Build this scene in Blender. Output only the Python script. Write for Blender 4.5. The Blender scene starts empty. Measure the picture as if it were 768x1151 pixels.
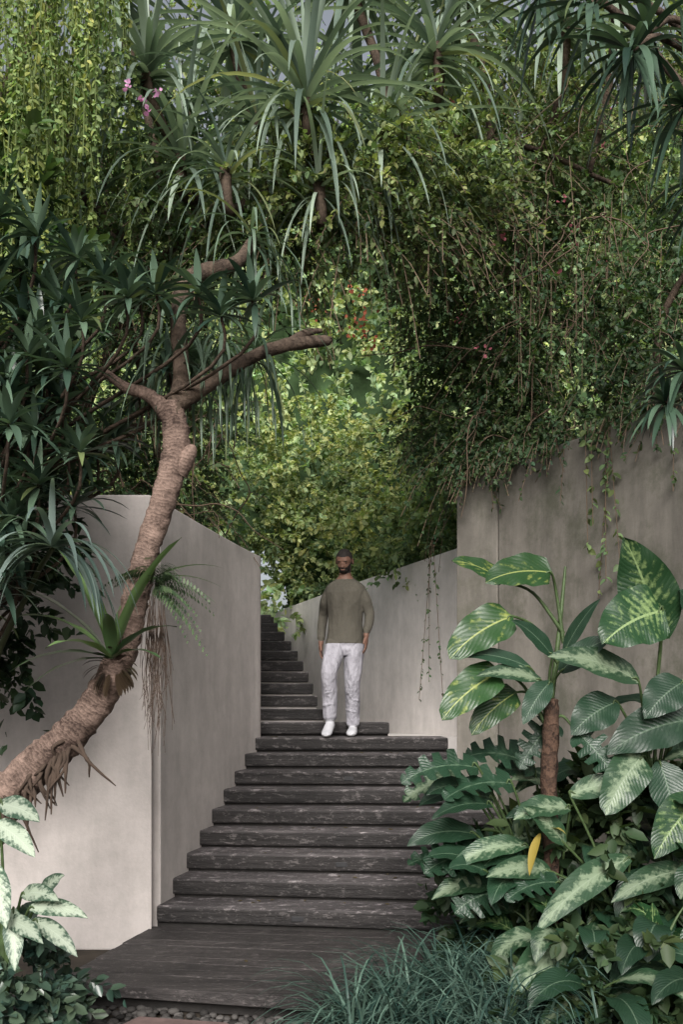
import bpy, bmesh, math, random
import numpy as np
from mathutils import Vector, Matrix
rng=np.random.default_rng(11); random.seed(11)
scene=bpy.context.scene
COL=scene.collection

# ------------------------------------------------------------------ materials
def newmat(name):
    m=bpy.data.materials.new(name); m.use_nodes=True
    nt=m.node_tree; nt.nodes.clear()
    out=nt.nodes.new('ShaderNodeOutputMaterial')
    return m,nt,out
def N(nt,t,**k):
    n=nt.nodes.new(t)
    for a,b in k.items(): setattr(n,a,b)
    return n
def ramp(nt,fac,stops):
    r=N(nt,'ShaderNodeValToRGB'); e=r.color_ramp.elements
    e[0].position=stops[0][0]; e[0].color=(*stops[0][1],1)
    e[1].position=stops[-1][0]; e[1].color=(*stops[-1][1],1)
    for p,c in stops[1:-1]:
        x=e.new(p); x.color=(*c,1)
    nt.links.new(fac,r.inputs[0]); return r.outputs[0]
def noise(nt,vec,scale,detail=4,rough=.55,stretch=None):
    if stretch:
        mp=N(nt,'ShaderNodeMapping'); mp.inputs['Scale'].default_value=stretch
        nt.links.new(vec,mp.inputs[0]); vec=mp.outputs[0]
    n=N(nt,'ShaderNodeTexNoise'); n.inputs['Scale'].default_value=scale
    n.inputs['Detail'].default_value=detail; n.inputs['Roughness'].default_value=rough
    nt.links.new(vec,n.inputs['Vector']); return n.outputs['Fac']
def mixc(nt,fac,a,b,mode='MIX'):
    m=N(nt,'ShaderNodeMix',data_type='RGBA',blend_type=mode)
    for i,v in ((0,fac),(6,a),(7,b)):
        if isinstance(v,(int,float)): m.inputs[i].default_value=v
        elif isinstance(v,tuple): m.inputs[i].default_value=(*v,1)
        else: nt.links.new(v,m.inputs[i])
    return m.outputs[2]
def math_(nt,op,a,b=0.0,c=None):
    m=N(nt,'ShaderNodeMath',operation=op)
    for i,v in enumerate((a,b,c)):
        if v is None: continue
        if isinstance(v,(int,float)): m.inputs[i].default_value=v
        else: nt.links.new(v,m.inputs[i])
    return m.outputs[0]
def bump(nt,h,strength,dist):
    b=N(nt,'ShaderNodeBump'); b.inputs['Strength'].default_value=strength; b.inputs['Distance'].default_value=dist
    nt.links.new(h,b.inputs['Height']); return b.outputs[0]
def surf(nt,out,col,rough=.8,nrm=None,spec=.3,trans=0,tcol=None):
    p=N(nt,'ShaderNodeBsdfPrincipled')
    if isinstance(col,tuple): p.inputs['Base Color'].default_value=(*col,1)
    else: nt.links.new(col,p.inputs['Base Color'])
    if isinstance(rough,(int,float)): p.inputs['Roughness'].default_value=rough
    else: nt.links.new(rough,p.inputs['Roughness'])
    p.inputs['Specular IOR Level'].default_value=spec
    if nrm is not None: nt.links.new(nrm,p.inputs['Normal'])
    if trans>0:
        t=N(nt,'ShaderNodeBsdfTranslucent')
        if tcol is None: tcol=col
        nt.links.new(tcol,t.inputs[0])
        mx=N(nt,'ShaderNodeMixShader'); mx.inputs[0].default_value=trans
        nt.links.new(p.outputs[0],mx.inputs[1]); nt.links.new(t.outputs[0],mx.inputs[2])
        nt.links.new(mx.outputs[0],out.inputs[0])
    else: nt.links.new(p.outputs[0],out.inputs[0])
    return p

def mat_plain(name,c,rough=.8,var=.25,scale=20,spec=.3,bs=.2):
    m,nt,out=newmat(name); g=N(nt,'ShaderNodeTexCoord').outputs['Object']
    n=noise(nt,g,scale)
    c0=tuple(v*(1-var) for v in c); c1=tuple(min(1,v*(1+var)) for v in c)
    surf(nt,out,ramp(nt,n,[(.3,c0),(.7,c1)]),rough,bump(nt,n,bs,.01),spec); return m

def mat_leaf(name,rough=.45,trans=.3,spec=.4,warm=(1.2,1.35,.65)):
    m,nt,out=newmat(name)
    a=N(nt,'ShaderNodeAttribute',attribute_name='Col').outputs['Color']
    tc=mixc(nt,1.0,a,warm,'MULTIPLY')
    surf(nt,out,a,rough,None,spec,trans,tc); return m

def mat_broad(name,dark,pale,thresh=.45,cent=.9,veins=9,wavek=.35,nk=.8,rough=.36,trans=.2,nscale=25):
    m,nt,out=newmat(name)
    tc=N(nt,'ShaderNodeTexCoord'); uv=tc.outputs['UV']
    s=N(nt,'ShaderNodeSeparateXYZ'); nt.links.new(uv,s.inputs[0])
    n=noise(nt,tc.outputs['Object'],nscale,5,.7)
    nb=noise(nt,tc.outputs['Object'],5,2,.5)
    m_=math_(nt,'ABSOLUTE',math_(nt,'MULTIPLY_ADD',s.outputs[0],2.0,-1.0))
    ph=math_(nt,'SUBTRACT',math_(nt,'MULTIPLY',s.outputs[1],float(veins)),math_(nt,'MULTIPLY',m_,2.2))
    ph=math_(nt,'ADD',ph,math_(nt,'MULTIPLY',n,.5))
    w=math_(nt,'SINE',math_(nt,'MULTIPLY',ph,6.283))
    v=math_(nt,'MULTIPLY',math_(nt,'SUBTRACT',.75,m_),cent)
    v=math_(nt,'ADD',v,math_(nt,'MULTIPLY',w,wavek))
    v=math_(nt,'ADD',v,math_(nt,'MULTIPLY',math_(nt,'SUBTRACT',n,.5),nk*3))
    v=math_(nt,'ADD',v,math_(nt,'MULTIPLY',math_(nt,'SUBTRACT',nb,.5),1.2))
    f=N(nt,'ShaderNodeMapRange'); f.inputs[1].default_value=thresh-.3; f.inputs[2].default_value=thresh+.3
    nt.links.new(v,f.inputs[0])
    at=N(nt,'ShaderNodeAttribute',attribute_name='Col').outputs['Color']
    c=mixc(nt,f.outputs[0],dark,pale)
    mid=math_(nt,'LESS_THAN',m_,.04)
    c=mixc(nt,mid,c,tuple(min(1,x*1.05+.02) for x in pale))
    c=mixc(nt,1.0,c,at,'MULTIPLY')
    tcx=mixc(nt,1.0,c,(1.15,1.25,.75),'MULTIPLY')
    vb=math_(nt,'ABSOLUTE',w)
    surf(nt,out,c,rough,bump(nt,vb,.3,.004),.45,trans,tcx); return m

def mat_concrete(name,c,stain=.35,moss=0.0,streak=0.0):
    m,nt,out=newmat(name); g=N(nt,'ShaderNodeTexCoord').outputs['Object']
    n1=noise(nt,g,1.1,6,.6); n2=noise(nt,g,1.6,6,.65,(2.2,2.2,.5)); n3=noise(nt,g,60,4,.6); n4=noise(nt,g,6,6,.75)
    base=ramp(nt,n1,[(.3,tuple(x*.84 for x in c)),(.7,tuple(x*1.08 for x in c))])
    st=ramp(nt,n2,[(.36,tuple([1-stain]*3)),(.64,(1,1,1))])
    col=mixc(nt,1.0,base,st,'MULTIPLY')
    col=mixc(nt,.6,col,ramp(nt,n4,[(.35,(.80,.80,.78)),(.6,(1.04,1.03,1.02))]),'MULTIPLY')
    if moss>0:
        nm=noise(nt,g,2.6,8,.75)
        f=ramp(nt,nm,[(.46,(0,0,0)),(.64,(moss,moss,moss))])
        col=mixc(nt,f,col,(.085,.088,.062))
    if streak>0:
        ns=noise(nt,g,1.3,7,.75,(3,3,.3))
        col=mixc(nt,ramp(nt,ns,[(.50,(0,0,0)),(.70,(streak,streak,streak))]),col,(.05,.05,.042))
    h=math_(nt,'ADD',math_(nt,'MULTIPLY',n3,.4),n4)
    surf(nt,out,col,.85,bump(nt,h,.3,.01),.2); return m

def mat_wood(name,dark,light,stretch,patch=.5,top=1.0):
    m,nt,out=newmat(name); g=N(nt,'ShaderNodeTexCoord').outputs['Object']
    n1=noise(nt,g,3,8,.7,stretch); n2=noise(nt,g,9,8,.8,(stretch[0]*4,1.5,2.5)); n3=noise(nt,g,1.7,4,.6); n4=noise(nt,g,55,3,.6,(.5,1,1))
    c=ramp(nt,n1,[(.32,dark),(.55,tuple((a+b)/2 for a,b in zip(dark,light))),(.72,light)])
    pt=ramp(nt,n2,[(.55,(0,0,0)),(.60,(patch,patch,patch))])
    c=mixc(nt,pt,c,tuple(x*2.9 for x in light))
    sp=ramp(nt,n4,[(.60,(0,0,0)),(.68,(.6,.6,.6))])
    c=mixc(nt,sp,c,tuple(x*2.6 for x in light))
    c=mixc(nt,.8,c,ramp(nt,n3,[(.3,(.45,.45,.45)),(.7,(1.2,1.18,1.16))]),'MULTIPLY')
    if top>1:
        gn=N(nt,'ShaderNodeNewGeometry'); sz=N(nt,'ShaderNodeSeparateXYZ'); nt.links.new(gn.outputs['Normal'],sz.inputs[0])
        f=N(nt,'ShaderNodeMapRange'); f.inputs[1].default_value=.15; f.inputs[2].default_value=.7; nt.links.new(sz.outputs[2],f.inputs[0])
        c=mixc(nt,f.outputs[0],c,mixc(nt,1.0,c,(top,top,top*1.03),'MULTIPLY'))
    surf(nt,out,c,.62,bump(nt,math_(nt,'ADD',n1,n2),1.0,.016),.35); return m

def mat_bark(name,a,b,rings=40,ring=.5,bs=.7,dist=.015):
    m,nt,out=newmat(name); tc=N(nt,'ShaderNodeTexCoord'); g=tc.outputs['Object']
    s=N(nt,'ShaderNodeSeparateXYZ'); nt.links.new(tc.outputs['UV'],s.inputs[0])
    n=noise(nt,g,16,7,.7); n2=noise(nt,g,70,5,.65); n0=noise(nt,g,4,3,.6)
    w=math_(nt,'SINE',math_(nt,'ADD',math_(nt,'MULTIPLY',s.outputs[1],float(rings)),math_(nt,'MULTIPLY',n,30.0)))
    v=math_(nt,'ADD',math_(nt,'MULTIPLY',w,ring*.2),math_(nt,'ADD',math_(nt,'MULTIPLY',n,.75),math_(nt,'MULTIPLY',n2,.55)))
    v=math_(nt,'ADD',v,math_(nt,'MULTIPLY',math_(nt,'SUBTRACT',n0,.5),.9))
    c=ramp(nt,v,[(.38,a),(.88,b)])
    surf(nt,out,c,.85,bump(nt,v,bs,dist),.2); return m

M={}
M['leaf']=mat_leaf('small_leaf',.5,.35,.3)
M['glossy']=mat_leaf('glossy_leaf',.3,.12,.5,(1.2,1.3,.7))
M['strap']=mat_leaf('strap_leaf',.42,.25,.4,(1.2,1.3,.8))
M['grass']=mat_leaf('grass_blade',.4,.15,.4,(1.1,1.2,.9))
M['dpale']=mat_broad('dieffenbachia_leaf',(.026,.062,.03),(.19,.25,.16),.47,1.2,9,.12,1.0)
M['dwhite']=mat_broad('pale_variegated_leaf',(.04,.08,.05),(.36,.42,.33),.15,1.0,9,.12,1.0,nscale=40)
M['ddark']=mat_broad('dieffenbachia_dark_leaf',(.016,.05,.018),(.18,.26,.10),.52,.5,11,.2,.85,nscale=32)
M['dmid']=mat_broad('philodendron_leaf',(.016,.043,.023),(.055,.10,.058),.75,.6,8,.15,.5)
M['pothos']=mat_broad('pothos_leaf',(.022,.062,.018),(.21,.25,.065),.6,.2,5,.2,1.3,nscale=12)
M['wall']=mat_concrete('concrete_plaster',(.57,.525,.505),.16,0,.08)
M['wallfar']=mat_concrete('concrete_plaster_skylit',(.76,.72,.70),.17,0,.08)  # lighter copy of the plaster, skylight from above put into base colour
M['walldark']=mat_concrete('weathered_shaded_concrete',(.24,.222,.197),.40,.75,.35)  # real stains, plus shade of overhanging foliage darkened into the base colour
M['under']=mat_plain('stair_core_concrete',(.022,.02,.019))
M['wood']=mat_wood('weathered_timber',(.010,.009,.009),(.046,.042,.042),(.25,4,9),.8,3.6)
M['deck']=mat_wood('deck_timber',(.022,.0195,.0195),(.075,.067,.066),(.25,5,5),.3)
M['bark']=mat_bark('pandanus_bark',(.04,.026,.021),(.235,.165,.135),330,.32,.8,.012)
M['twig']=mat_plain('twig_bark',(.10,.07,.048),.9)
M['dtwig']=mat_plain('dark_root',(.05,.034,.025),.9)
M['vstem']=mat_plain('vine_stem',(.08,.11,.03),.7)
M['branch']=mat_bark('branch_bark',(.02,.014,.011),(.11,.08,.06),150,.3)
M['stem']=mat_plain('green_stem',(.05,.08,.03),.5,.3,30)
M['pole']=mat_bark('stem_bark',(.010,.007,.006),(.10,.06,.042),60,.6)
M['soil']=mat_plain('leaf_litter_soil',(.04,.032,.024),1,.5,6)
M['hill']=mat_plain('shrubby_hillside',(.03,.055,.022),1,.5,2)
M['pebble']=mat_leaf('pebble_stone',.8,0.0,.2)
M['paver']=mat_plain('red_paving_stone',(.14,.095,.088),.85,.3,9)
M['metal']=mat_plain('lamp_metal',(.02,.02,.022),.5,.1)
M['petal']=mat_leaf('petal',.6,.35,.2,(1.2,.9,1.0))

# ------------------------------------------------------------------ mesh accumulators
class MB:
    def __init__(s): s.v=[];s.q=[];s.uv=[];s.c=[];s.n=0
    def add(s,v,q,uv=None,c=(1,1,1)):
        v=np.asarray(v,float); k=len(v)
        s.v.append(v); s.q.append(np.asarray(q)+s.n)
        s.uv.append(np.zeros((k,2)) if uv is None else np.asarray(uv,float))
        c=np.asarray(c,float)
        if c.ndim==1: c=np.tile(c,(k,1))
        s.c.append(c); s.n+=k
    def build(s,name,mat,parent=None,smooth=True):
        v=np.concatenate(s.v); q=np.concatenate(s.q); uv=np.concatenate(s.uv); c=np.concatenate(s.c)
        me=bpy.data.meshes.new(name); me.from_pydata(v.tolist(),[],q.tolist())
        li=q.ravel()
        l=me.uv_layers.new(name='UVMap'); l.data.foreach_set('uv',uv[li].astype(np.float32).ravel())
        ca=me.color_attributes.new('Col','FLOAT_COLOR','POINT')
        ca.data.foreach_set('color',np.concatenate([c,np.ones((len(c),1))],1).astype(np.float32).ravel())
        me.polygons.foreach_set('use_smooth',[smooth]*len(q))
        me.materials.append(mat); me.update()
        o=bpy.data.objects.new(name,me); COL.objects.link(o)
        if parent: o.parent=parent
        return o
def empty(name,loc=(0,0,0)):
    e=bpy.data.objects.new(name,None); COL.objects.link(e); e.empty_display_size=.2; e.location=loc; return e
def nz(a): return a/np.maximum(np.linalg.norm(a,axis=-1,keepdims=True),1e-9)

LT=np.array([[0,0,0],[.28,.30,.07],[.68,.25,.03],[1,0,-.12],[.68,-.25,.03],[.28,-.30,.07]])
LQ=np.array([[0,3,2,1],[0,5,4,3]])
def leafcloud(mb,pos,t,n,size,col,asp=1.0):
    t=nz(t); n=n-(n*t).sum(-1,keepdims=True)*t; n=nz(n); s=np.cross(n,t)
    k=len(pos)
    L=LT*np.array([1,asp,1])
    v=pos[:,None]+size[:,None,None]*(L[None,:,0:1]*t[:,None]+L[None,:,1:2]*s[:,None]+L[None,:,2:3]*n[:,None])
    q=(LQ[None]+6*np.arange(k)[:,None,None]).reshape(-1,4)
    mb.add(v.reshape(-1,3),q,None,np.repeat(col,6,axis=0))

def lerpc(a,b,f): a=np.array(a);b=np.array(b); return a+(b-a)*f[...,None]
def sprays(mb,tw,p0,d0,L,K,size,droop,cA,cB,asp=1.0,cl=None,power=1.2,updir=(0,-.45,1)):
    m=len(p0); d0=nz(d0)
    t=np.sort(rng.random((m,K)),axis=1)*.95+.05
    dz=np.array([0,0,-1.0])
    P=p0[:,None]+d0[:,None]*(L[:,None]*t)[...,None]+dz*(droop*L[:,None]*t**2)[...,None]
    T=nz(d0[:,None]+dz*(2*droop*t)[...,None])
    r=rng.normal(size=(m,K,3)); sd=nz(np.cross(T,r))
    td=nz(T*.7+sd*.8)
    nn=np.array(updir)+rng.normal(size=(m,K,3))*.55
    if cl is None: cl=rng.random(m)
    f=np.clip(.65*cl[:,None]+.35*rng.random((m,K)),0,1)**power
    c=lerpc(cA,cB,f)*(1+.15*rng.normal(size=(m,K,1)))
    hue=np.clip(rng.random((m,K,1))*.6+rng.random((m,1,1))*.55,0,1); c=c*(np.array([.80,1,1.15])+(np.array([1.25,1,.8])-np.array([.80,1,1.15]))*hue)
    c=np.clip(c,.003,1)
    sz=size*(.5+.8*rng.random((m,K)))
    leafcloud(mb,P.reshape(-1,3),td.reshape(-1,3),nn.reshape(-1,3),sz.ravel(),c.reshape(-1,3),asp)
    if tw is not None:
        ts=np.linspace(0,1,4); w=.003
        Q=p0[:,None]+d0[:,None]*(L[:,None]*ts)[...,None]+dz*(droop*L[:,None]*ts**2)[...,None]
        off=np.array([w,w*.5,w*.4])
        V=np.stack([Q-off,Q+off],2).reshape(-1,3)
        b=np.arange(m)[:,None]*8+np.arange(3)[None]*2
        q=np.stack([b,b+1,b+3,b+2],-1).reshape(-1,4); tw.add(V,q)

def crom(pts,n):
    p=np.asarray(pts,float); p=np.vstack([2*p[0]-p[1],p,2*p[-1]-p[-2]]); o=[]
    for i in range(1,len(p)-2):
        for t in np.linspace(0,1,n,endpoint=False):
            a,b,c,d=p[i-1:i+3]
            o.append(.5*((2*b)+(-a+c)*t+(2*a-5*b+4*c-d)*t*t+(-a+3*b-3*c+d)*t**3))
    o.append(p[-2]); return np.array(o)
def tube(mb,pts,rad,sides=8,n=6,jit=0.0,c=(1,1,1),seglen=None):
    P=np.concatenate([np.asarray(pts,float),np.asarray(rad,float)[:,None]],1)
    S=crom(P,n); X=S[:,:3]; R=np.maximum(S[:,3],.0008)
    T=nz(np.gradient(X,axis=0)); ref=np.array([0.13,1,.21]) if abs(T[0,1])<.8 else np.array([1,0,.2])
    A=nz(np.cross(T,ref)); B=np.cross(T,A)
    th=np.linspace(0,2*np.pi,sides,endpoint=False)
    k=len(X); rr=R[:,None]*(1+jit*rng.normal(size=(k,sides)))
    V=X[:,None]+rr[...,None]*(np.cos(th)[None,:,None]*A[:,None]+np.sin(th)[None,:,None]*B[:,None])
    ln=np.concatenate([[0],np.cumsum(np.linalg.norm(np.diff(X,axis=0),axis=1))])
    uv=np.stack(np.broadcast_arrays((th/6.283)[None,:],ln[:,None]),-1).reshape(-1,2)
    i=np.arange(k-1)[:,None]*sides; j=np.arange(sides)[None]; j2=(j+1)%sides
    q=np.stack([i+j,i+j2,i+sides+j2,i+sides+j],-1).reshape(-1,4)
    mb.add(V.reshape(-1,3),q,uv,c)

def prof_strap(t): return np.minimum(1,t*6+.35)*(1-t**3)**.9
def prof_lance(t): return np.sin(np.pi*np.clip(t,0.02,1)**.75)**.8+.02
def prof_heart(t): return np.sqrt(np.clip(1-(2*np.clip(t,0,1)**.72-1)**2,0,1))*(1-.25*t)+.01
def prof_cut(t): return prof_heart(t)*(1-.6*(np.sin(t*36)>.35)*(t>.15)*(t<.9))
def blade(mb,base,d,L,W,prof=prof_strap,droop=.6,fold=.25,nl=8,nw=1,c=(1,1,1),up=(0,0,1),wave=0,bend=0):
    d=np.array(d,float); d/=np.linalg.norm(d); up=np.array(up,float)
    p=np.array(base,float); ds=L/nl; C=[p.copy()]; D=[d.copy()]
    for i in range(nl):
        d=d+np.array([0,0,-1.0])*droop/nl*(1+.6*i/nl); d/=np.linalg.norm(d)
        p=p+d*ds; C.append(p.copy()); D.append(d.copy())
    C=np.array(C); D=np.array(D)
    S=np.cross(D,up); 
    bad=np.linalg.norm(S,axis=1)<.15
    if bad.any():
        S[bad]=S[bad]+np.array([.3,.1,0])
    S=nz(S); Nn=nz(np.cross(S,D))
    t=np.linspace(0,1,nl+1); w=W*.5*prof(t)
    s=np.linspace(-1,1,2*nw+1)
    V=C[:,None]+S[:,None]*(s[None,:]*w[:,None])[...,None]+Nn[:,None]*(fold*np.abs(s)[None,:]*w[:,None])[...,None]
    if wave: V=V+Nn[:,None]*(wave*W*np.sin(t*19+rng.random()*6)[:,None]*(np.abs(s)**2)[None,:]*np.sign(s)[None,:])[...,None]
    k=2*nw+1
    uv=np.stack(np.broadcast_arrays((s*.5+.5)[None,:],t[:,None]),-1).reshape(-1,2)
    i=np.arange(nl)[:,None]*k; j=np.arange(k-1)[None]
    q=np.stack([i+j,i+j+1,i+k+j+1,i+k+j],-1).reshape(-1,4)
    mb.add(V.reshape(-1,3),q,uv,c)
def rosette(mb,c,axis,n,L,W,droop,cA,cB,prof=prof_lance,open_=(0.15,1.5),fold=.25,nl=7,hero=0):
    axis=np.array(axis,float); axis/=np.linalg.norm(axis)
    a=np.cross(axis,[.3,.9,.2]); a/=np.linalg.norm(a); b=np.cross(axis,a)
    for i in range(n):
        f=(i+.5)/n; th=open_[0]+(open_[1]-open_[0])*f**.8+rng.normal()*.1; ph=i*2.4+rng.normal()*.3
        d=axis*math.cos(th)+(a*math.cos(ph)+b*math.sin(ph))*math.sin(th)
        col=lerpc(cA,cB,np.array(rng.random()**1.3))
        if rng.random()<.04: col=col*np.array([1.35,1.1,.7])
        blade(mb,np.array(c)-axis*.06*L*f*2,d,L*(.65+.55*rng.random())*(.8+.2*math.sin(f*3)),W*(.8+.4*rng.random()),prof,droop*(.4+1.2*rng.random()),fold,nl,1,col)

def prism(name,poly,z0,z1,mat,parent=None,bev=0,zt=None):
    bm=bmesh.new(); n=len(poly)
    lo=[bm.verts.new((x,y,z0)) for x,y in poly]; hi=[bm.verts.new((x,y,z1)) for x,y in poly]
    bm.faces.new(lo[::-1]); bm.faces.new(hi)
    for i in range(n): bm.faces.new((lo[i],lo[(i+1)%n],hi[(i+1)%n],hi[i]))
    bmesh.ops.recalc_face_normals(bm,faces=bm.faces)
    me=bpy.data.meshes.new(name); bm.to_mesh(me); bm.free(); me.materials.append(mat)
    o=bpy.data.objects.new(name,me); COL.objects.link(o)
    if parent: o.parent=parent
    if bev:
        b=o.modifiers.new('bevel','BEVEL'); b.width=bev; b.segments=2
    return o
def wallstrip(name,pts,th,z0,z1,mat,side=1,parent=None):
    p=np.array(pts,float); t=nz(np.gradient(p,axis=0)); nrm=np.stack([-t[:,1],t[:,0]],1)*side*th
    poly=[tuple(x) for x in p]+[tuple(x) for x in (p+nrm)[::-1]]
    return prism(name,poly,z0,z1,mat,parent,.008)

# ------------------------------------------------------------------ ground
g=prism('ground',[(-300,-100),(300,-100),(300,500),(-300,500)],-.6,-.14,M['soil'])

# ------------------------------------------------------------------ walls
LW=[(-1.22,6.42),(-1.12,7.0),(-1.01,7.6),(-.894,8.2),(-.79,8.7),(-.73,8.98),(-.80,9.25),(-.98,9.8),(-1.3,10.7),(-1.75,12.0),(-2.2,13.2),(-2.9,15.0)]
lw=crom([(*p,0) for p in LW],4)[:,:2]
prism('garden_wall',[(-4.2,6.42),(-1.224,6.42),(-1.40,6.62),(-4.2,6.62)],-.14,2.8,M['wall'],None,.012)
o=wallstrip('stair_side_wall',[tuple(x) for x in lw if x[1]>6.43],.22,-.14,2.797,M['wall'],1)
RW=[(1.15,9.28),(.445,11.2),(-.26,13.2),(-1.14,15.8)]
wallstrip('retaining_wall',[(1.6,8.0),(1.2,9.15)]+RW[1:],.22,-.14,2.95,M['wallfar'],-1)
prism('weathered_wall',[(.955,8.25),(1.26,8.02),(1.26+.15,8.22),(1.1,8.45)],-.14,3.375,M['walldark'],None,.01)
prism('weathered_wall',[(1.262,8.0),(2.30,6.15),(3.6,3.9),(3.8,4.02),(2.5,6.28),(1.46,8.12)],-.14,3.38,M['walldark'],None,.01)

# ------------------------------------------------------------------ stairs
st=empty('timber_staircase')
RI=.13
xl=[-1.215,-1.17,-1.12,-1.065,-1.01,-.95,-.89,-.835,-.775]
for k in range(1,10):
    f=(k-1)/8; Yl=6.52+ (8.8-6.52)*f; Yr=6.2+(8.8-6.2)*f
    z=RI*k; l=xl[k-1]; r=(1.35 if k<6 else 1.1)-(.02*k)
    if k>=7: r=.945
    dep=.36 if k<9 else .6
    rg=(Yr-Yl)/2.2
    jx=random.uniform(-.006,.006)
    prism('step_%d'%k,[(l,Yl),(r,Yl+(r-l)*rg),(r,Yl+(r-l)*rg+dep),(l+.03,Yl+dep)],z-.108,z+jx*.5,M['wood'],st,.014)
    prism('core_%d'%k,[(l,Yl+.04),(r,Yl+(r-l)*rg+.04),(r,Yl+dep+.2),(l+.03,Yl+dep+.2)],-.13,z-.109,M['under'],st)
prism('landing',[(-.8,9.35),(.96,9.35),(1.2,9.2),(1.1,9.45),(.3,11.6),(-.9,11.8)],.9,1.165,M['wallfar'],st)
XR=[.449,-.163,-.239,-.29,-.347,-.415,-.486,-.575,-.67,-.77,-.87]
for i,xr in enumerate(XR):
    k=10+i; Y=9.3+.3*i; z=RI*k
    l=float(np.interp(Y+.1,[p[1] for p in LW],[p[0] for p in LW]))+.0
    dep=.34
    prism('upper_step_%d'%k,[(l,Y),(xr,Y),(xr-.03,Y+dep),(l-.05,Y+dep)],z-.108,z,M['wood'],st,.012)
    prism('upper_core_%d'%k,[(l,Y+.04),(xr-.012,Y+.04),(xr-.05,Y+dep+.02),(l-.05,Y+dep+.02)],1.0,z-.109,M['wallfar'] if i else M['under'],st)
prism('upper_path',[(-2.2,12.62),(-.86,12.62),(-1.1,15.7),(-2.9,15.7)],2.0,2.6,M['under'],st)
for (k,x) in ((1,-.28),(3,.0),(7,.06)):
    f=(k-1)/8; Yl=6.52+(8.8-6.52)*f; Yr=6.2+(8.8-6.2)*f; Y=Yl+(x-xl[k-1])*(Yr-Yl)/2.2; z=RI*k-.06
    prism('step_light_housing_%d'%k,[(x-.04,Y-.006),(x+.04,Y-.006),(x+.04,Y+.02),(x-.04,Y+.02)],z-.016,z+.016,M['metal'],st,.002)

dk=empty('timber_deck'); npl=11
for j in range(npl):
    a=j/npl; b=(j+.955)/npl
    yl=lambda t:5.17+(6.50-5.17)*t; xx=lambda t:-1.5+(.27)*t; xr_=lambda t:.42+.9*t
    ye=lambda t:yl(t)+(xr_(t)-xx(t))*(-.235+.1*t)
    prism('plank_%d'%j,[(xx(a),yl(a)),(xr_(a),ye(a)),(xr_(b),ye(b)),(xx(b),yl(b))],-.06,random.uniform(-.003,.003),M['deck'],dk,.004)
prism('joists',[(-1.44,5.22),(.38,4.83),(1.2,6.1),(-1.2,6.41)],-.13,-.062,M['under'],dk)

# gravel + paving
mb=MB()
bm=bmesh.new(); bmesh.ops.create_cube(bm,size=2); bmesh.ops.subdivide_edges(bm,edges=bm.edges[:],cuts=2,use_grid_fill=True)
for v in bm.verts: v.co.normalize()
bm.verts.index_update(); PV=np.array([v.co[:] for v in bm.verts]); PQ=np.array([[v.index for v in f.verts] for f in bm.faces]); bm.free()
for i in range(2600):
    x=random.uniform(-1.9,.6); y=random.uniform(4.1,5.5)
    if y>5.17+(x+1.5)*(-.24)+.03 and x>-1.5: continue
    if -1.12<x<-.5 and 3.9<y<4.62: continue
    s=random.uniform(.012,.026); a=random.uniform(0,6.28)
    sc=np.array([s*random.uniform(.9,1.5),s,s*random.uniform(.5,.8)])
    v=PV*sc; ca,sa=math.cos(a),math.sin(a)
    v=np.stack([v[:,0]*ca-v[:,1]*sa,v[:,0]*sa+v[:,1]*ca,v[:,2]],1)+[x,y,-.135+random.uniform(0,.03)]
    gcol=random.uniform(.015,.10)
    mb.add(v,PQ,None,(gcol,gcol*.93,gcol*.88))
mb.build('gravel',M['pebble'])
prism('paving_slab',[(-1.08,4.05),(-.5,4.0),(-.53,4.70),(-.98,4.80),(-1.07,4.6)],-.14,-.065,M['paver'],None,.012)
prism('paving_slab',[(-.42,3.8),(.15,3.75),(.12,4.3),(-.4,4.4)],-.14,-.077,M['paver'],None,.012)
fl0=MB(); m=60
kx=rng.integers(0,10,m); P=[]
for k in kx:
    if k==0: P.append((rng.uniform(-1.1,.7),rng.uniform(5.35,6.1),.006))
    else:
        f=(k-1)/8; P.append((rng.uniform(-.7,.85),6.38+2.42*f+rng.uniform(.03,.22)+.1*(1-f),RI*k+.006))
P=np.array(P); P=P[(P[:,2]>.02)|(P[:,1]<6.1)]; m=len(P)
td=rng.normal(size=(m,3))*[1,1,.05]
leafcloud(fl0,P,td,np.tile([0,0,1.],(m,1)),rng.uniform(.02,.045,m),np.array([.12,.09,.04])*(.5+rng.random((m,1))),.8)
fl0.build('fallen_leaves',M['leaf'])

# ------------------------------------------------------------------ terrain
def interp_l(Y): return np.interp(Y,[p[1] for p in LW],[p[0] for p in LW])
def sheet(name,X,Y,Z,mat):
    ny,nx=X.shape; m=MB(); i=np.arange(ny-1)[:,None]*nx; j=np.arange(nx-1)[None]
    q=np.stack([i+j,i+j+1,i+nx+j+1,i+nx+j],-1).reshape(-1,4)
    m.add(np.stack([X,Y,Z],-1).reshape(-1,3),q); return m.build(name,mat)
def hz(Y,x): return 2.62+np.clip(Y-15.2,0,3.9)*2.5+np.clip(Y-19,0,50)*.1+np.clip(np.abs(x)-4,0,10)*.35
ys=np.concatenate([np.linspace(6.6,15,25),np.linspace(15.2,22,20)])
u=np.linspace(0,1,24)**1.6
X=(interp_l(ys)-.12)[:,None]-u[None]*13; Y=np.repeat(ys[:,None],24,1); sheet('hillside',X,Y,hz(Y,X)+.08*np.sin(X*3+Y*2),M['hill'])
ys=np.concatenate([np.linspace(3.95,15.8,40),np.linspace(16,22,18)])
rx=np.interp(ys,[3.9,6.2,8.1,9.3,11.2,13.2,15.8],[3.75,2.45,1.4,1.3,.6,-.1,-1.0])
X=rx[:,None]+u[None]*13; Y=np.repeat(ys[:,None],24,1); sheet('hillside',X,Y,hz(Y,X)+.15+.08*np.sin(X*3+Y*2),M['hill'])
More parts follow.
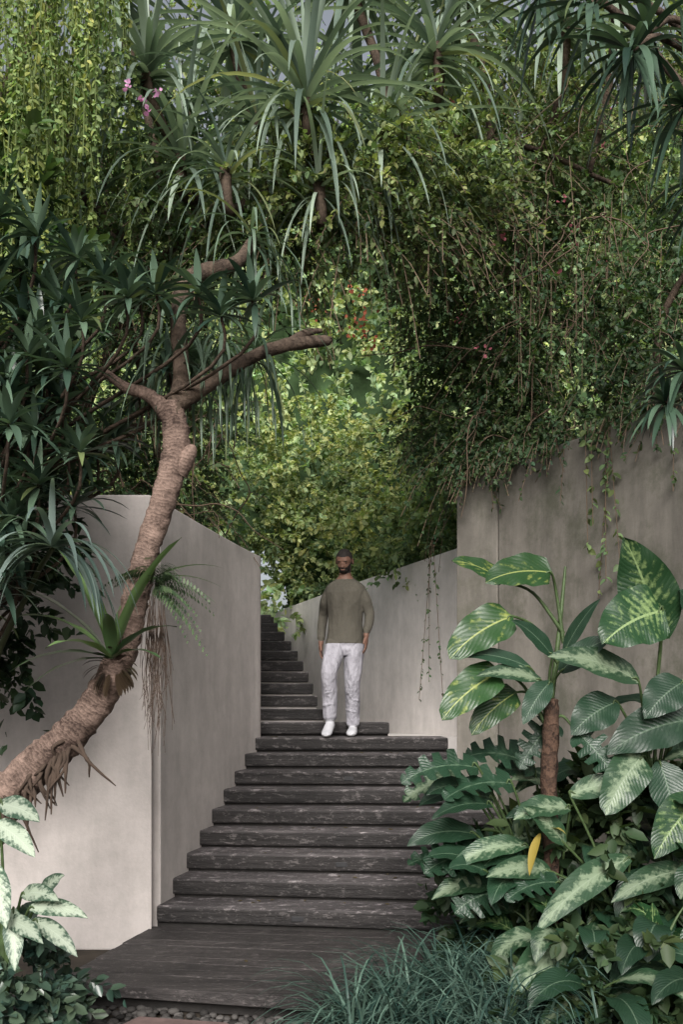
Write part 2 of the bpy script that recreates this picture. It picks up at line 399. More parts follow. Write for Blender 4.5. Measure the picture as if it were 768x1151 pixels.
xs=np.linspace(-16,16,40); ys=np.linspace(15.75,40,40); X,Y=np.meshgrid(xs,ys); sheet('hillside',X,Y,hz(Y,X)-.05,M['hill'])
prism('planting_bed',[(.50,4.7),(.55,3.9),(3.6,3.9),(2.28,6.12),(1.3,7.9),(1.36,6.3),(1.31,6.0)],-.14,-.07,M['soil'])

# ------------------------------------------------------------------ foliage colours
DK=(.026,.052,.028); MD=(.085,.145,.065); LT_=(.175,.265,.12); YG=(.31,.41,.175)
def rnd_dir(m,bias,s=.8): return nz(np.array(bias)+rng.normal(size=(m,3))*s)
def blob(mb,tw,c,r,m,K,size,L,droop,cA,cB,bias=(0,-.6,.4),asp=1.0,shell=.55):
    u=nz(rng.normal(size=(m,3))); rad=shell+(1-shell)*rng.random((m,1))
    p=np.array(c)+u*rad*np.array(r)
    d=nz(u*.8+np.array(bias)+rng.normal(size=(m,3))*.45)
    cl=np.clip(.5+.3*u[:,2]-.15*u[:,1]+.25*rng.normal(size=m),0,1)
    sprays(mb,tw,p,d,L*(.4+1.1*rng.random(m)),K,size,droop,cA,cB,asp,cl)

# background bank foliage
mb=MB()
m=5000
x=rng.uniform(-8.5,8.5,m); z=rng.uniform(2.5,14.0,m)
bumpf=np.sin(x*1.3+1)*np.cos(z*1.1)+.6*np.sin(x*2.9+z*1.7)+.4*np.cos(x*5-z*3)
Yb=15.2+(z-2.6)/2.5-.6-.55*bumpf+rng.normal(size=m)*.25
p=np.stack([x,Yb,z],1)
cl=np.clip(.62+.22*bumpf+.22*rng.normal(size=m),0,1)
sprays(mb,None,p,rnd_dir(m,(0,-1,.3),.5),.5*(.5+rng.random(m)),16,.12,.6,(.06,.11,.06),(.48,.60,.32),1.0,cl)
mb.build('hillside_foliage',M['leaf'])

# mid shrubs above the far retaining wall
mb=MB(); HA=(.06,.105,.055); HL=(.36,.48,.23); HY=(.52,.61,.28)
for c,r,m,cB in [((1.15,10.9,3.3),(.6,.8,.5),220,HL),((.6,12.4,3.6),(.8,.8,.6),240,HY),((-.3,14.8,3.8),(.9,.6,.8),240,HY),
               ((1.7,11.5,4.2),(.9,.9,1.1),240,HL),((.7,13.2,4.7),(.9,.7,.7),240,HY),((-.4,14.8,5.2),(1.0,.6,.8),240,HY),
               ((-1.5,14.6,4.6),(.8,.8,1.1),220,HY),((1.8,13,6.2),(1.2,1,1.2),220,HL),((-2.6,13.5,5.0),(1.1,1,1.5),240,HL)]:
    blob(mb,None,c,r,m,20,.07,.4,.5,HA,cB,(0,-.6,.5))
m=300; f=rng.random(m); P=np.array([1.2,9.2,2.97])+(np.array([-1.1,15.7,2.97])-np.array([1.2,9.2,2.97]))*f[:,None]+rng.normal(size=(m,3))*[.06,.06,.04]+[.26,.1,.05]
sprays(mb,None,P,rnd_dir(m,(-.3,-.1,.9),.4),.28*(.4+rng.random(m)),18,.05,.6,DK,LT_)
mb.build('bank_shrubs',M['leaf'])

# hedge over the weathered wall on the right
mb=MB(); tw=MB()
for c,r,m,cB in [((1.25,8.75,4.0),(.55,.5,.7),250,MD),((1.9,8.3,4.3),(.6,.6,.75),250,MD),((2.6,7.7,4.35),(.65,.6,.8),250,MD),((3.4,7.0,4.5),(.7,.6,.9),200,MD),
               ((1.5,9.1,5.3),(.7,.6,.8),300,LT_),((2.4,8.8,5.5),(.8,.7,.8),300,LT_),((3.3,8.2,5.6),(.8,.7,.9),260,LT_),((1.5,9.2,6.5),(.9,.7,.8),300,YG),
               ((2.6,9,6.8),(.9,.8,.9),300,YG),((3.5,8.8,7.0),(.8,.7,1),240,YG),((1.9,9.4,7.7),(1.3,.7,.8),220,YG),((1.0,9.3,5.3),(.45,.5,.6),160,LT_),((1.1,9.6,4.3),(.25,.5,.6),110,MD)]:
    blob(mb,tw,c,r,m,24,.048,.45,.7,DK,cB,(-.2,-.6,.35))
for a,b,m in [((.98,8.22,3.4),(1.26,8.0,3.4),50),((1.26,7.98,3.42),(2.35,6.1,3.42),150)]:
    a=np.array(a);b=np.array(b); f=rng.random(m); P=a+(b-a)*f[:,None]+rng.normal(size=(m,3))*[.05,.05,.05]
    sprays(mb,tw,P,rnd_dir(m,(-.3,-.4,.5),.35),.28*(.3+rng.random(m)),15,.042,1.2,DK,MD)
hd=empty('climbing_hedge'); mb.build('leaves',M['leaf'],hd); tw.build('twigs',M['twig'],hd)

# dry woody vines in the hedge
mb=MB()
for i in range(110):
    p=np.array([rng.uniform(1.0,3.4),0,rng.uniform(3.4,6.4)]); p[1]=8.5-(p[0]-1)*.55-rng.uniform(0,.4)
    pts=[p]; d=rnd_dir(1,(-.2,-.3,.4),.7)[0]
    for s in range(5):
        d=nz(d+rng.normal(size=3)*.35+[0,0,-.32]); pts.append(pts[-1]+d*rng.uniform(.15,.32))
    r=rng.uniform(.002,.008); tube(mb,pts,np.linspace(r,r*.4,6),4,3)
for i in range(60):
    p=np.array([rng.uniform(-2.4,-.9),rng.uniform(7.2,9),rng.uniform(2.8,3.8)]); pts=[p]; d=rnd_dir(1,(0,-.2,.5),.7)[0]
    for s in range(5):
        d=nz(d+rng.normal(size=3)*.35+[0,0,-.1]); pts.append(pts[-1]+d*rng.uniform(.12,.3))
    r=rng.uniform(.003,.008); tube(mb,pts,np.linspace(r,r*.4,6),4,3)
mb.build('woody_vines',M['twig'])

# hanging vines
mb=MB(); tw=MB()
def strand(x,y,z,Ln,size,cA,cB,K=26,tw_=0):
    p=np.array([x,y,z],float)
    sprays(mb,tw,p[None],np.array([[rng.normal()*.05,rng.normal()*.05-.03,-1.0]]),np.array([Ln]),int(K*Ln)+3,size,0.0,cA,cB)
for i in range(3): strand(.83+rng.normal()*.03,9.2+.1*i,2.98,rng.uniform(.8,1.5),.035,DK,MD,18)
for i in range(5): strand(1.78+rng.normal()*.1,6.85,3.4,rng.uniform(.6,1.3),.06,DK,LT_,14)
for i in range(10): 
    f=rng.random(); strand(1.05+1.2*f,8.1-1.9*f-.05,3.4,rng.uniform(.15,.6),.045,DK,MD,22)
for i in range(40): strand(rng.uniform(.4,1.6),rng.uniform(8,9.3),rng.uniform(4.9,6.4),rng.uniform(.3,.9),.05,DK,LT_,30)
for i in range(30): strand(rng.uniform(1.2,3),rng.uniform(7,8),rng.uniform(4.4,5.6),rng.uniform(.4,1.0),.045,DK,LT_,26)
hv=empty('hanging_vines'); mb.build('leaves',M['leaf'],hv); tw.build('stems',M['twig'],hv)

# bougainvillea canopy arching over the stair
mb=MB(); tw=MB(); fl=MB()
for c,r,m,cB in [((-1.55,7.6,5.0),(.6,.5,.6),200,LT_),((-1.0,7.3,4.85),(.55,.5,.4),180,LT_),((-.45,7.0,4.85),(.5,.4,.3),180,YG),((.1,7.0,5.0),(.5,.4,.3),180,YG),
               ((.6,7.3,5.2),(.5,.5,.35),190,YG),((.7,7.8,5.6),(.6,.5,.45),200,YG),((1.3,8.0,6.0),(.6,.5,.5),220,YG),((-.9,7.9,5.6),(.7,.5,.5),180,MD),((-2.0,8.0,4.2),(.7,.6,.7),220,MD),((-1.5,8.6,3.5),(.5,.6,.5),200,LT_),
               ((-2.4,8.2,3.3),(.9,.6,.6),200,MD),((-2.3,8.2,5.6),(.9,.6,.9),220,LT_),((-1.8,9,6.8),(1.2,.8,.9),200,YG),((.2,9.6,7.4),(1.6,.8,.8),180,YG)]:
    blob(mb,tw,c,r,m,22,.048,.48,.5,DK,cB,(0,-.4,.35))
bo=empty('bougainvillea_canopy'); mb.build('leaves',M['leaf'],bo); tw.build('twigs',M['twig'],bo)
br=MB()
ARCH=[(-2.4,8.2,2.7),(-2.0,8,4),(-1.3,7.7,5.0),(-.4,7.5,5.3),(.5,7.6,5.75),(1.4,7.9,5.9),(2.2,8.1,5.7)]
for pts in [ARCH,[(1.9,8.8,3),(1.6,8.7,4.6),(1.4,8.1,5.7)],[(2.6,8,3),(2.5,7.8,4.4),(2.9,7.4,5.1)],[(-1.6,8.4,2.6),(-1.5,8.1,3.5),(-1.7,7.8,4.6),(-1.9,7.8,5.8)]]:
    tube(br,pts,np.linspace(.045,.018,len(pts)),7,6,.05)
br.build('limbs',M['branch'],bo)
def petals(c,r,n,col,s=.035):
    p=np.array(c)+rng.normal(size=(n,3))*r
    cc=np.array(col)*(.7+.6*rng.random((n,1)))
    leafcloud(fl,p,rng.normal(size=(n,3)),rng.normal(size=(n,3))+[0,-1,0],s*(.7+.6*rng.random(n)),cc,1.5)
for c in [(-1.27,5.9,5.11),(-1.19,5.9,5.03),(-1.11,5.9,5.07),(-1.16,5.9,4.96)]: petals(c,.012,7,(.60,.32,.52),.026)
for c in [(.95,8.0,6.3),(1.0,8.0,6.05),(.9,8.0,6.3)]: petals(c,.02,10,(.4,.12,.12))
for c in [(.12,9.6,5.4),(.22,9.6,5.25),(-.25,9.6,5.3),(.1,9.6,5.1),(.28,9.6,4.95)]: petals(c,.07,14,(.62,.20,.12),.04)
for i in range(14): petals((rng.uniform(.9,2.2),8,rng.uniform(4.3,6.3)),.03,5,(.5,.16,.2),.03)
fl.build('bracts',M['petal'],bo)

# weeping yellow-green tree upper left
mb=MB(); tw=MB()
for i in range(330):
    x=rng.uniform(-2.7,-1.4); y=rng.uniform(5.6,6.8); z=rng.uniform(4.4,6.6)
    if x>-1.7 and z<5.2: continue
    strand(x,y,z,rng.uniform(.5,1.5),.04,(.10,.16,.05),(.36,.45,.17),56)
we=empty('weeping_fig_tree'); mb.build('leaves',M['leaf'],we); tw.build('twigs',M['vstem'],we)
br=MB(); tube(br,[(-2.9,6.5,-.1),(-2.8,7.1,2),(-2.6,7.1,4),(-2.4,7.0,5.6),(-1.9,6.9,6.5)],[.12,.1,.08,.06,.04],9,6,.04); tube(br,[(-2.6,7.1,4),(-2.2,7.0,4.9),(-1.8,6.9,5.6)],[.06,.04,.02],7,6)
br.build('trunk',M['branch'],we)

# ------------------------------------------------------------------ pandanus tree (leaning trunk)
pt=empty('pandanus_tree')
tb=MB()
tube(tb,[(-2.35,5.15,-.14),(-2.1,5.1,.35),(-1.82,5.05,.82),(-1.60,5,1.06),(-1.38,5,1.27),(-1.22,5,1.46),(-1.11,5,1.68),(-1.04,5,1.95),(-.98,5,2.2),(-.90,5,2.45),(-.83,5,2.72),(-.86,5,2.95)],
     [.14,.13,.12,.105,.09,.08,.072,.065,.062,.062,.068,.056],18,12,.07)
tube(tb,[(-.86,5,2.88),(-.96,4.98,2.98),(-1.08,4.98,3.02),(-1.2,5.05,3.12)],[.05,.034,.028,.02],12,6,.05)
tube(tb,[(-.82,5,2.60),(-.77,4.98,2.68),(-.745,4.97,2.72),(-.74,4.97,2.73)],[.05,.042,.026,.006],10,5,.05)
tb.build('trunk',M['bark'],pt)
lm=MB(); cr=MB()
tube(lm,[(-.85,5,2.85),(-.81,5.02,3.1),(-.83,5.05,3.4),(-.77,5.1,3.62),(-.55,5.15,3.72),(-.48,5.3,3.9),(-.47,5.35,3.95)],[.055,.042,.042,.045,.034,.026,.005],12,7,.06)
tube(lm,[(-.82,5,2.95),(-.66,5.02,3.05),(-.45,5.05,3.20),(-.28,5.08,3.27),(-.08,5.1,3.30),(-.05,5.1,3.30)],[.045,.032,.031,.034,.026,.006],12,6,.06)
tube(lm,[(-.28,5.08,3.27),(-.18,5.1,3.34),(-.1,5.12,3.36)],[.03,.022,.010],8,5,.05)
S1=(.08,.12,.095); S2=(.34,.42,.33)
crowns=[((-.24,6.6,5.5),(0,-.15,1),80,1.15,.045),((-1.35,6.9,5.9),(-.1,-.1,1),60,1.1,.045),((.7,7.3,6.3),(.2,-.2,1),60,1.2,.045),((-.8,7.4,6.5),(0,-.2,1),66,1.25,.05),
        ((1.7,7.6,6.7),(.1,-.3,.9),55,1.1,.045),((-.15,6.6,4.9),(.1,-.3,.5),34,.8,.026),((-2.1,7.3,5.6),(-.1,-.3,.9),36,1.0,.045),((-.75,6.4,4.9),(-.2,-.3,.7),36,.8,.026),((.1,7.9,7.3),(0,-.2,1),66,1.35,.055),((-1.8,7.8,7.2),(0,-.2,1),60,1.3,.055),
        ((1.0,8.1,7.3),(0,-.2,1),60,1.3,.05),((-.6,7.0,5.6),(-.1,-.3,.8),50,1.1,.038),((.3,7.0,5.5),(.3,-.3,.7),50,1.0,.038),((-1.1,6.8,5.2),(-.1,-.3,.8),46,1.1,.036),((2.2,8.0,7.3),(.1,-.3,.9),50,1.2,.05)]
AP=crom(ARCH,8)
for c,a,n,L,W in crowns:
    rosette(cr,c,a,n,L,W,1.4,S1,S2,prof_strap,(.08,1.95),.3,10)
    c=np.array(c); j=np.argmin(np.linalg.norm((AP-c)*[1,1,.6],axis=1)); q_=AP[j]
    tube(lm,[c,c+[.02,.04,-.25],(c+q_)/2+[.05,0,-.1],q_],[.04,.04,.035,.03],9,6,.05)
lm.build('limbs',M['branch'],pt); cr.build('crown_leaves',M['strap'],pt)
dr=MB()
for c in [(-.62,5.15,3.35),(-.45,5.2,3.3),(-.8,5.2,3.3),(-.48,5.3,3.95),(-.95,5.2,3.35)]:
    rosette(dr,c,(0,-.2,.35),32,.62,.018,3.2,(.04,.07,.045),(.17,.24,.17),prof_strap,(.4,1.9),.25,9)
dr.build('drooping_leaves',M['strap'],pt)
ar=MB()
for i in range(34):
    x=rng.uniform(-1.68,-1.32); z=1.0+(x+1.65)*.8
    e=np.array([x+rng.normal()*.07,4.9+rng.normal()*.04,z-rng.uniform(.06,.32)])
    tube(ar,[(x,4.97,z+.03),((x+e[0])/2+rng.normal()*.03,4.89,(z+e[2])/2+.02),e],[.016,.010,.003],6,5,.15)
for i in range(70):
    x=rng.uniform(-.95,-.86); z=rng.uniform(1.75,2.0)
    tube(ar,[(x,4.86,z),(x+rng.normal()*.02,4.84,z-.2),(x+rng.normal()*.03,4.84,z-rng.uniform(.3,.62))],[.0018,.0015,.001],3,3)
ar.build('aerial_roots',M['dtwig'],pt)

# epiphyte + fern on the trunk
ep=MB()
B1=(.045,.09,.036); B2=(.15,.24,.09)
for d,L,W in [((-.5,-.2,.8),.62,.08),((-.15,-.1,1),.55,.075),((.35,-.2,1),.72,.075),((.7,-.3,.8),.42,.065),((-.9,-.3,.35),.5,.075),((-.9,-.2,.1),.45,.065),((.1,-.6,.8),.4,.065),((-.4,-.7,.5),.45,.07),((.6,-.4,.35),.36,.055),((-.7,.2,.8),.6,.075),((.15,.3,1),.6,.075),((-.3,.1,1),.7,.075)]:
    blade(ep,(-1.13,4.88,1.66),d,L,W,prof_lance,.8,.25,10,2,lerpc(B1,B2,np.array(rng.random())),wave=.05)
for i in range(30):
    th=rng.uniform(0,6.28); blade(ep,(-1.13+.05*math.cos(th),4.9,1.62+.04*math.sin(th)),(math.cos(th),-.5,math.sin(th)-.3),.12,.03,prof_lance,.8,.2,5,1,(.04,.028,.018))
ep.build('birds_nest_fern',M['glossy'])
fe=MB()
for i in range(28):
    th=rng.uniform(-.9,2.8); d=np.array([math.cos(th)*.9,-.5+rng.normal()*.2,math.sin(th)*.6+.1]); L=rng.uniform(.22,.38)
    d=nz(d); p=np.array([-.93,4.9,2.02]); k=16
    for s in range(k):
        t=(s+1)/k; q=p+d*L*t+np.array([0,0,-.6])*L*t*t; sd=nz(np.cross(d,[0,-1,.2]))
        for sg in (-1,1):
            blade(fe,q,sd*sg+d*.4+[0,0,-.2],.055*(1-t*.75),.013,prof_lance,.3,.1,3,1,lerpc((.03,.06,.03),(.11,.16,.08),np.array(rng.random())))
for d in [(1,-.2,.25),(1,-.3,.0),(.9,-.2,.5)]:
    blade(fe,(-.93,4.88,2.05),d,.38,.03,prof_lance,.6,.2,8,1,(.11,.17,.09))
fe.build('hanging_fern',M['strap'])

# ------------------------------------------------------------------ dracaena rosettes at left
dl=MB(); ds=MB()
R=[(-1.56,3.59),(-1.39,3.42),(-1.18,3.55),(-1.48,3.16),(-1.22,3.25),(-1.0,3.33),(-.79,3.29),(-.57,3.29),(-.42,3.33),(-1.09,3.12),(-1.39,2.95),(-1.56,2.82),(-.88,3.16),(-1.6,3.33),(-1.26,2.99),(-1.56,2.52),(-1.48,2.69),(-1.65,3.0),(-1.02,3.5),(-.9,3.45),(-.68,3.4),(-1.32,3.66),(-1.62,3.75),(-1.45,2.5),(-1.3,2.8),(-1.6,2.2),(-1.55,2.35),(-1.4,2.75),(-1.25,2.65),(-1.35,2.45),(-1.2,2.85)]
C1=(.018,.04,.03); C2=(.13,.20,.13)
for i in range(60): R.append((rng.uniform(-2.1,-1.42),rng.uniform(1.9,3.7)))
for i,(x,z) in enumerate(R):
    y=4.85+rng.normal()*.14-(.1 if i%3 else -.25)
    rosette(dl,(x,y,z),(rng.normal()*.35,-.35+rng.normal()*.2,.8),20,.26,.034,.7,C1,C2,prof_lance,(.15,1.7),.25,6)
    tube(ds,[(x,y,z+.02),(x-.06,y+.12,z-.22),((x-2.3)/2,5.3,z-.5),(-2.4,5.4,max(z-1.1,.6))],[.007,.009,.012,.016],5,4)
dc=empty('dracaena_shrub'); dl.build('leaves',M['glossy'],dc); ds.build('stems',M['branch'],dc)
mb=MB(); blob(mb,None,(-2.2,5.6,2.5),(.6,.4,.9),260,20,.08,.35,.5,(.01,.025,.016),(.05,.09,.045)); blob(mb,None,(-2.4,5.8,3.8),(.9,.5,1.0),260,20,.09,.4,.5,(.012,.03,.018),(.09,.15,.06)); mb.build('understorey_shrub',M['leaf'])
pf=MB()
for i in range(40):
    th=rng.uniform(-.5,3.5); d=(math.cos(th),-.35+rng.normal()*.25,math.sin(th)*.55+.1)
    blade(pf,(-1.34,4.6,2.16),d,rng.uniform(.4,.6),.032,prof_strap,1.9,.25,10,1,lerpc((.05,.08,.07),(.22,.29,.26),np.array(rng.random())))
tube(pf,[(-1.34,4.62,2.16),(-1.5,4.8,2.0),(-1.8,5.0,1.4),(-1.9,5.1,-.1)],[.012,.014,.02,.03],6,5,c=(.05,.06,.03))
pf.build('dwarf_palm',M['strap'])

# top-right overhanging palm & right-edge dracaena
tr=MB(); ts=MB()
for c,a,n,L,W in [((1.45,5,4.72),(-.3,-.4,-.1),30,.52,.035),((1.72,5,4.45),(-.5,-.3,-.1),30,.5,.035),((1.3,5.2,5.1),(-.3,-.3,.1),26,.55,.035),((1.72,5,3.12),(-.6,-.3,.5),34,.34,.032),((1.85,5,2.98),(-.5,-.3,.4),26,.3,.032),((1.62,5,2.95),(-.5,-.3,.2),26,.3,.03),((1.9,5.1,4.1),(-.5,-.4,0),26,.5,.035),((1.1,5.5,5.35),(-.2,-.3,-.3),22,.5,.03),((1.6,5.2,4.95),(-.4,-.4,-.2),30,.55,.035)]:
    rosette(tr,c,a,n,L,W,1.1,(.012,.03,.022),(.085,.14,.09),prof_lance,(.15,1.7),.25,8)
    c=np.array(c); tube(ts,[c,c+[.25,.15,.15],c+[.8,.3,-.2],(2.9,5.2,3.0),(3.0,5.2,0)],[.016,.02,.025,.03,.04],6,5)
tp=empty('overhanging_dracaena'); tr.build('leaves',M['glossy'],tp); ts.build('stems',M['branch'],tp)

# ------------------------------------------------------------------ broad leaf plants right
LP={k:MB() for k in ('dpale','ddark','dmid','pothos')}; stm=MB()
def hero(key,base,tip,w,prof=prof_lance,nrm=(0,-1,.45),root=None,arch=.25,fold=.15,nl=14):
    base=np.array(base,float); tip=np.array(tip,float); L=np.linalg.norm(tip-base)
    d=nz(tip-base)+np.array([0,0,arch])
    g=.8+.35*rng.random()
    blade(LP[key],base,d,L*1.06,w,prof,arch*2,fold,nl,3,(g,g,g),nrm,.04)
    if root is not None:
        root=np.array(root,float); mid=(root+base)/2+[0,.03,.08]
        tube(stm,[root,mid,base,base+nz(tip-base)*L*.1],[.011,.008,.006,.003],6,5,c=(1,1,1))
r1=(1.62,5.15,.95); r2=(1.06,5.08,1.3); r3=(1.45,5.0,.2)
H=prof_heart
hero('pothos',(1.06,5.02,2.10),(.72,4.9,2.06),.21,H,root=(1.14,5.1,1.75))
hero('pothos',(.82,5.0,2.05),(.56,4.9,2.16),.11,H,root=(1.14,5.1,1.8))
hero('pothos',(.86,5.0,1.88),(.54,4.9,1.68),.24,H,root=(1.14,5.1,1.6))
hero('pothos',(.80,5.0,1.60),(.50,4.88,1.38),.22,H,root=r2)
hero('pothos',(.9,5.1,1.5),(.66,5.0,1.3),.18,H,root=r2)
hero('ddark',(1.61,5.0,1.76),(1.42,4.9,2.24),.29,root=r1,nrm=(-.3,-1,.1))
hero('ddark',(1.60,4.95,1.90),(1.27,4.8,1.75),.34,H,root=r1,nrm=(-.2,-1,.2))
hero('dpale',(1.48,4.95,1.55),(1.03,4.85,1.70),.15,root=r1)
hero('dpale',(1.5,4.95,1.18),(1.28,4.8,.92),.23,H,root=r1,nrm=(0,-1,.3))
hero('ddark',(1.78,4.9,.98),(1.50,4.75,.72),.22,root=r1)
hero('dmid',(1.78,5.0,1.36),(1.32,4.9,1.22),.24,root=r1)
hero('dmid',(1.72,5.0,1.55),(1.5,4.9,1.38),.2,root=r1)
hero('dmid',(1.85,5.0,1.75),(1.68,4.9,2.0),.2,root=r1)
hero('dmid',(1.6,5.0,1.15),(1.65,4.9,.85),.2,root=r1)
hero('dmid',(1.4,5.05,1.45),(1.15,4.95,1.3),.2,root=r1)
hero('dmid',(.95,5.0,1.62),(.58,4.9,1.70),.08,root=r2)
hero('dpale',(1.0,5.0,1.56),(.68,4.9,1.60),.09,root=r2)
hero('dmid',(1.12,5.0,1.7),(1.25,4.9,1.95),.07,root=r2)
hero('dmid',(1.06,5.0,1.68),(.86,4.9,1.86),.09,root=r2)
hero('dmid',(1.1,5.0,1.6),(1.32,4.9,1.78),.12,root=r2)
hero('dmid',(1.05,5.0,1.55),(.9,4.9,1.35),.12,root=r2)
hero('dmid',(1.12,5.2,1.35),(.92,5.1,1.12),.2,prof_cut,root=r2,nl=48)
hero('dmid',(1.18,5.0,1.3),(1.36,4.9,1.05),.2,prof_cut,root=r2,nl=48)
hero('dpale',(1.42,4.9,.68),(.92,4.65,.40),.15,root=r3)
hero('dpale',(1.72,4.9,.62),(1.3,4.75,.52),.13,root=r3)
hero('dpale',(1.14,4.8,.33),(.76,4.55,.05),.2,root=(1.4,4.8,.1))
hero('dpale',(1.58,4.75,.2),(1.22,4.5,.06),.19,root=(1.6,4.8,0))
hero('dpale',(1.26,4.6,.14),(.86,4.3,.06),.16,root=(1.4,4.8,0))
hero('ddark',(1.48,4.7,.06),(1.44,4.6,.5),.15,root=(1.5,4.8,-.03),nrm=(-.3,-1,0))
hero('dpale',(1.1,4.9,.75),(.9,4.8,.95),.11,root=r3)
hero('dpale',(1.15,5,.98),(1.42,4.9,1.06),.12,root=r3)
hero('dpale',(1.05,5,.6),(.72,4.85,.62),.12,root=r3)
for i in range(30):
    a=rng.uniform(2.4,3.9); b=np.array([rng.uniform(.62,1.25),5.27+rng.normal()*.15,rng.uniform(.35,1.15)])
    L=rng.uniform(.22,.44); t=b+np.array([math.cos(a)*L,-.10,math.sin(a)*L*.45])
    c_=i%5
    key='dmid' if i%4 else 'dpale'
    hero(key,b,t,rng.uniform(.2,.3) if c_<2 else rng.uniform(.1,.16),prof_cut if c_<2 else prof_lance,(rng.normal()*.4,-.7,.8),(1.15,5.3,.1),.35,nl=48 if c_<2 else 14)
def dieff(c,h,n,L,W,keys,sp=1.3):
    c=np.array(c,float); lean=rng.normal(size=3)*.08; top=c+[lean[0],lean[1],h]
    tube(stm,[c,(c+top)/2+[0.01,0,0],top],[.02,.016,.012],7,5)
    for i in range(n):
        f=.35+.65*(i+1)/n; p=c+(top-c)*f; ph=i*2.4+rng.normal()*.3; el=.25+.9*f*rng.uniform(.7,1.1)
        d=np.array([math.cos(ph),math.sin(ph)*.8-.25,el]); d=nz(d); q=p+d*rng.uniform(.08,.16)
        g=.7+.45*rng.random()
        blade(LP[random.choice(keys)],q,d+[0,-.1,-.1],L*rng.uniform(.7,1.2),W*rng.uniform(.8,1.2),prof_lance,rng.uniform(.9,2.6),.15,12,3,(g,g,g),(0,-.5,1),.05)
        tube(stm,[p,(p+q)/2+[0,0,.01],q+d*.02],[.008,.006,.004],5,3)
for c,h,n in [((1.35,4.6,-.07),.45,9),((1.75,4.6,-.07),.6,10),((1.6,5.0,-.07),.9,11),((2.0,5.0,-.07),1.25,12),((1.25,5.05,-.07),.7,9),((1.95,4.5,-.07),.4,8),((1.05,4.75,-.07),.35,8),((1.5,5.5,-.07),1.0,10),((1.9,5.5,-.07),1.5,12),((1.1,5.5,-.07),.7,9),((1.55,4.3,-.07),.3,8),((1.15,4.35,-.07),.25,7),((.95,5.1,-.07),.5,8)]:
    dieff(c,h,n,.34,.14,['dpale','dmid','dmid','ddark','dmid','dpale'])
dz=empty('dieffenbachia_plants')
LP['dpale'].build('pale_leaves',M['dpale'],dz); LP['ddark'].build('patterned_leaves',M['ddark'],dz); LP['dmid'].build('green_leaves',M['dmid'],dz); 
tube(stm,[(1.07,5.1,1.4),(1.12,5.12,1.8),(1.16,5.15,2.15)],[.016,.012,.007],8,5)
stm.build('stems',M['stem'],dz)
LP['pothos'].build('pothos_vine',M['pothos'])
pm=MB(); tube(pm,[(1.07,5.1,-.1),(1.08,5.1,.5),(1.06,5.08,1.0),(1.07,5.06,1.42),(1.07,5.06,1.46)],[.042,.040,.042,.034,.012],14,8,.1)
pm.build('support_trunk',M['pole'])
mb=MB(); blob(mb,None,(1.6,5.5,.5),(.7,.5,.6),260,18,.1,.35,.5,(.012,.03,.015),(.06,.10,.045)); blob(mb,None,(1.0,5.6,.35),(.4,.3,.4),120,18,.09,.3,.5,(.012,.03,.015),(.05,.09,.045)); blob(mb,None,(1.5,4.7,.1),(.6,.5,.25),160,18,.08,.3,.5,(.012,.03,.015),(.06,.10,.045)); mb.build('ground_cover',M['leaf'])
yl=MB(); blade(yl,(.98,4.9,.8),(-.2,-.2,-.3),.22,.05,prof_lance,1.0,.3,8,1,(.30,.23,.05)); blade(yl,(1.0,4.9,.82),(.3,-.2,.2),.12,.04,prof_lance,1.0,.3,6,1,(.28,.24,.07)); yl.build('yellow_leaf',M['strap'])

# left bottom dieffenbachia
LP={k:MB() for k in ('dwhite','dmid')}; stm=MB()
for b,t,w in [((-1.5,4.3,.92),(-1.3,4.2,.80),.10),((-1.48,4.3,1.0),(-1.28,4.2,.95),.10),((-1.52,4.3,.75),(-1.42,4.2,.5),.11),((-1.4,4.35,.6),(-1.2,4.2,.62),.08),((-1.35,4.3,.55),(-1.08,4.2,.55),.08),((-1.33,4.3,.5),(-1.12,4.2,.38),.08),((-1.42,4.3,.55),(-1.38,4.2,.32),.09),((-1.45,4.3,.5),(-1.25,4.15,.45),.08),((-1.3,4.3,.6),(-1.18,4.2,.72),.07)]:
    hero('dwhite',b,t,w,root=(-1.5,4.4,.1))
dieff((-1.55,4.5,-.14),.6,7,.2,.08,['dwhite','dmid']); dieff((-1.75,4.3,-.14),.8,8,.24,.09,['dwhite','dmid'])
dz2=empty('dieffenbachia_plant'); LP['dwhite'].build('pale_leaves',M['dwhite'],dz2); LP['dmid'].build('green_leaves',M['dmid'],dz2); stm.build('stems',M['stem'],dz2)
mb=MB(); blob(mb,None,(-1.6,4.55,.1),(.35,.35,.3),170,18,.07,.22,.5,(.012,.03,.022),(.07,.12,.09)); mb.build('low_shrub',M['glossy'])

# mondo grass
mg=MB()
for i in range(130):
    x=rng.uniform(0.0,1.05); y=rng.uniform(4.2,5.6)
    if y>4.78+(x-.1)*1.05+.05: continue
    n=24; tc_=rng.uniform(.7,1.15)
    for j in range(n):
        a=rng.uniform(0,6.28); r=rng.uniform(.15,.75)
        blade(mg,(x+rng.normal()*.02,y+rng.normal()*.02,-.12),(math.cos(a)*r,math.sin(a)*r,1),rng.uniform(.4,.74)*tc_,.012,prof_strap,1.9,.2,6,1,lerpc((.016,.042,.034),(.11,.18,.14),np.array(rng.random()**1.4)))
mg.build('mondo_grass',M['grass'])

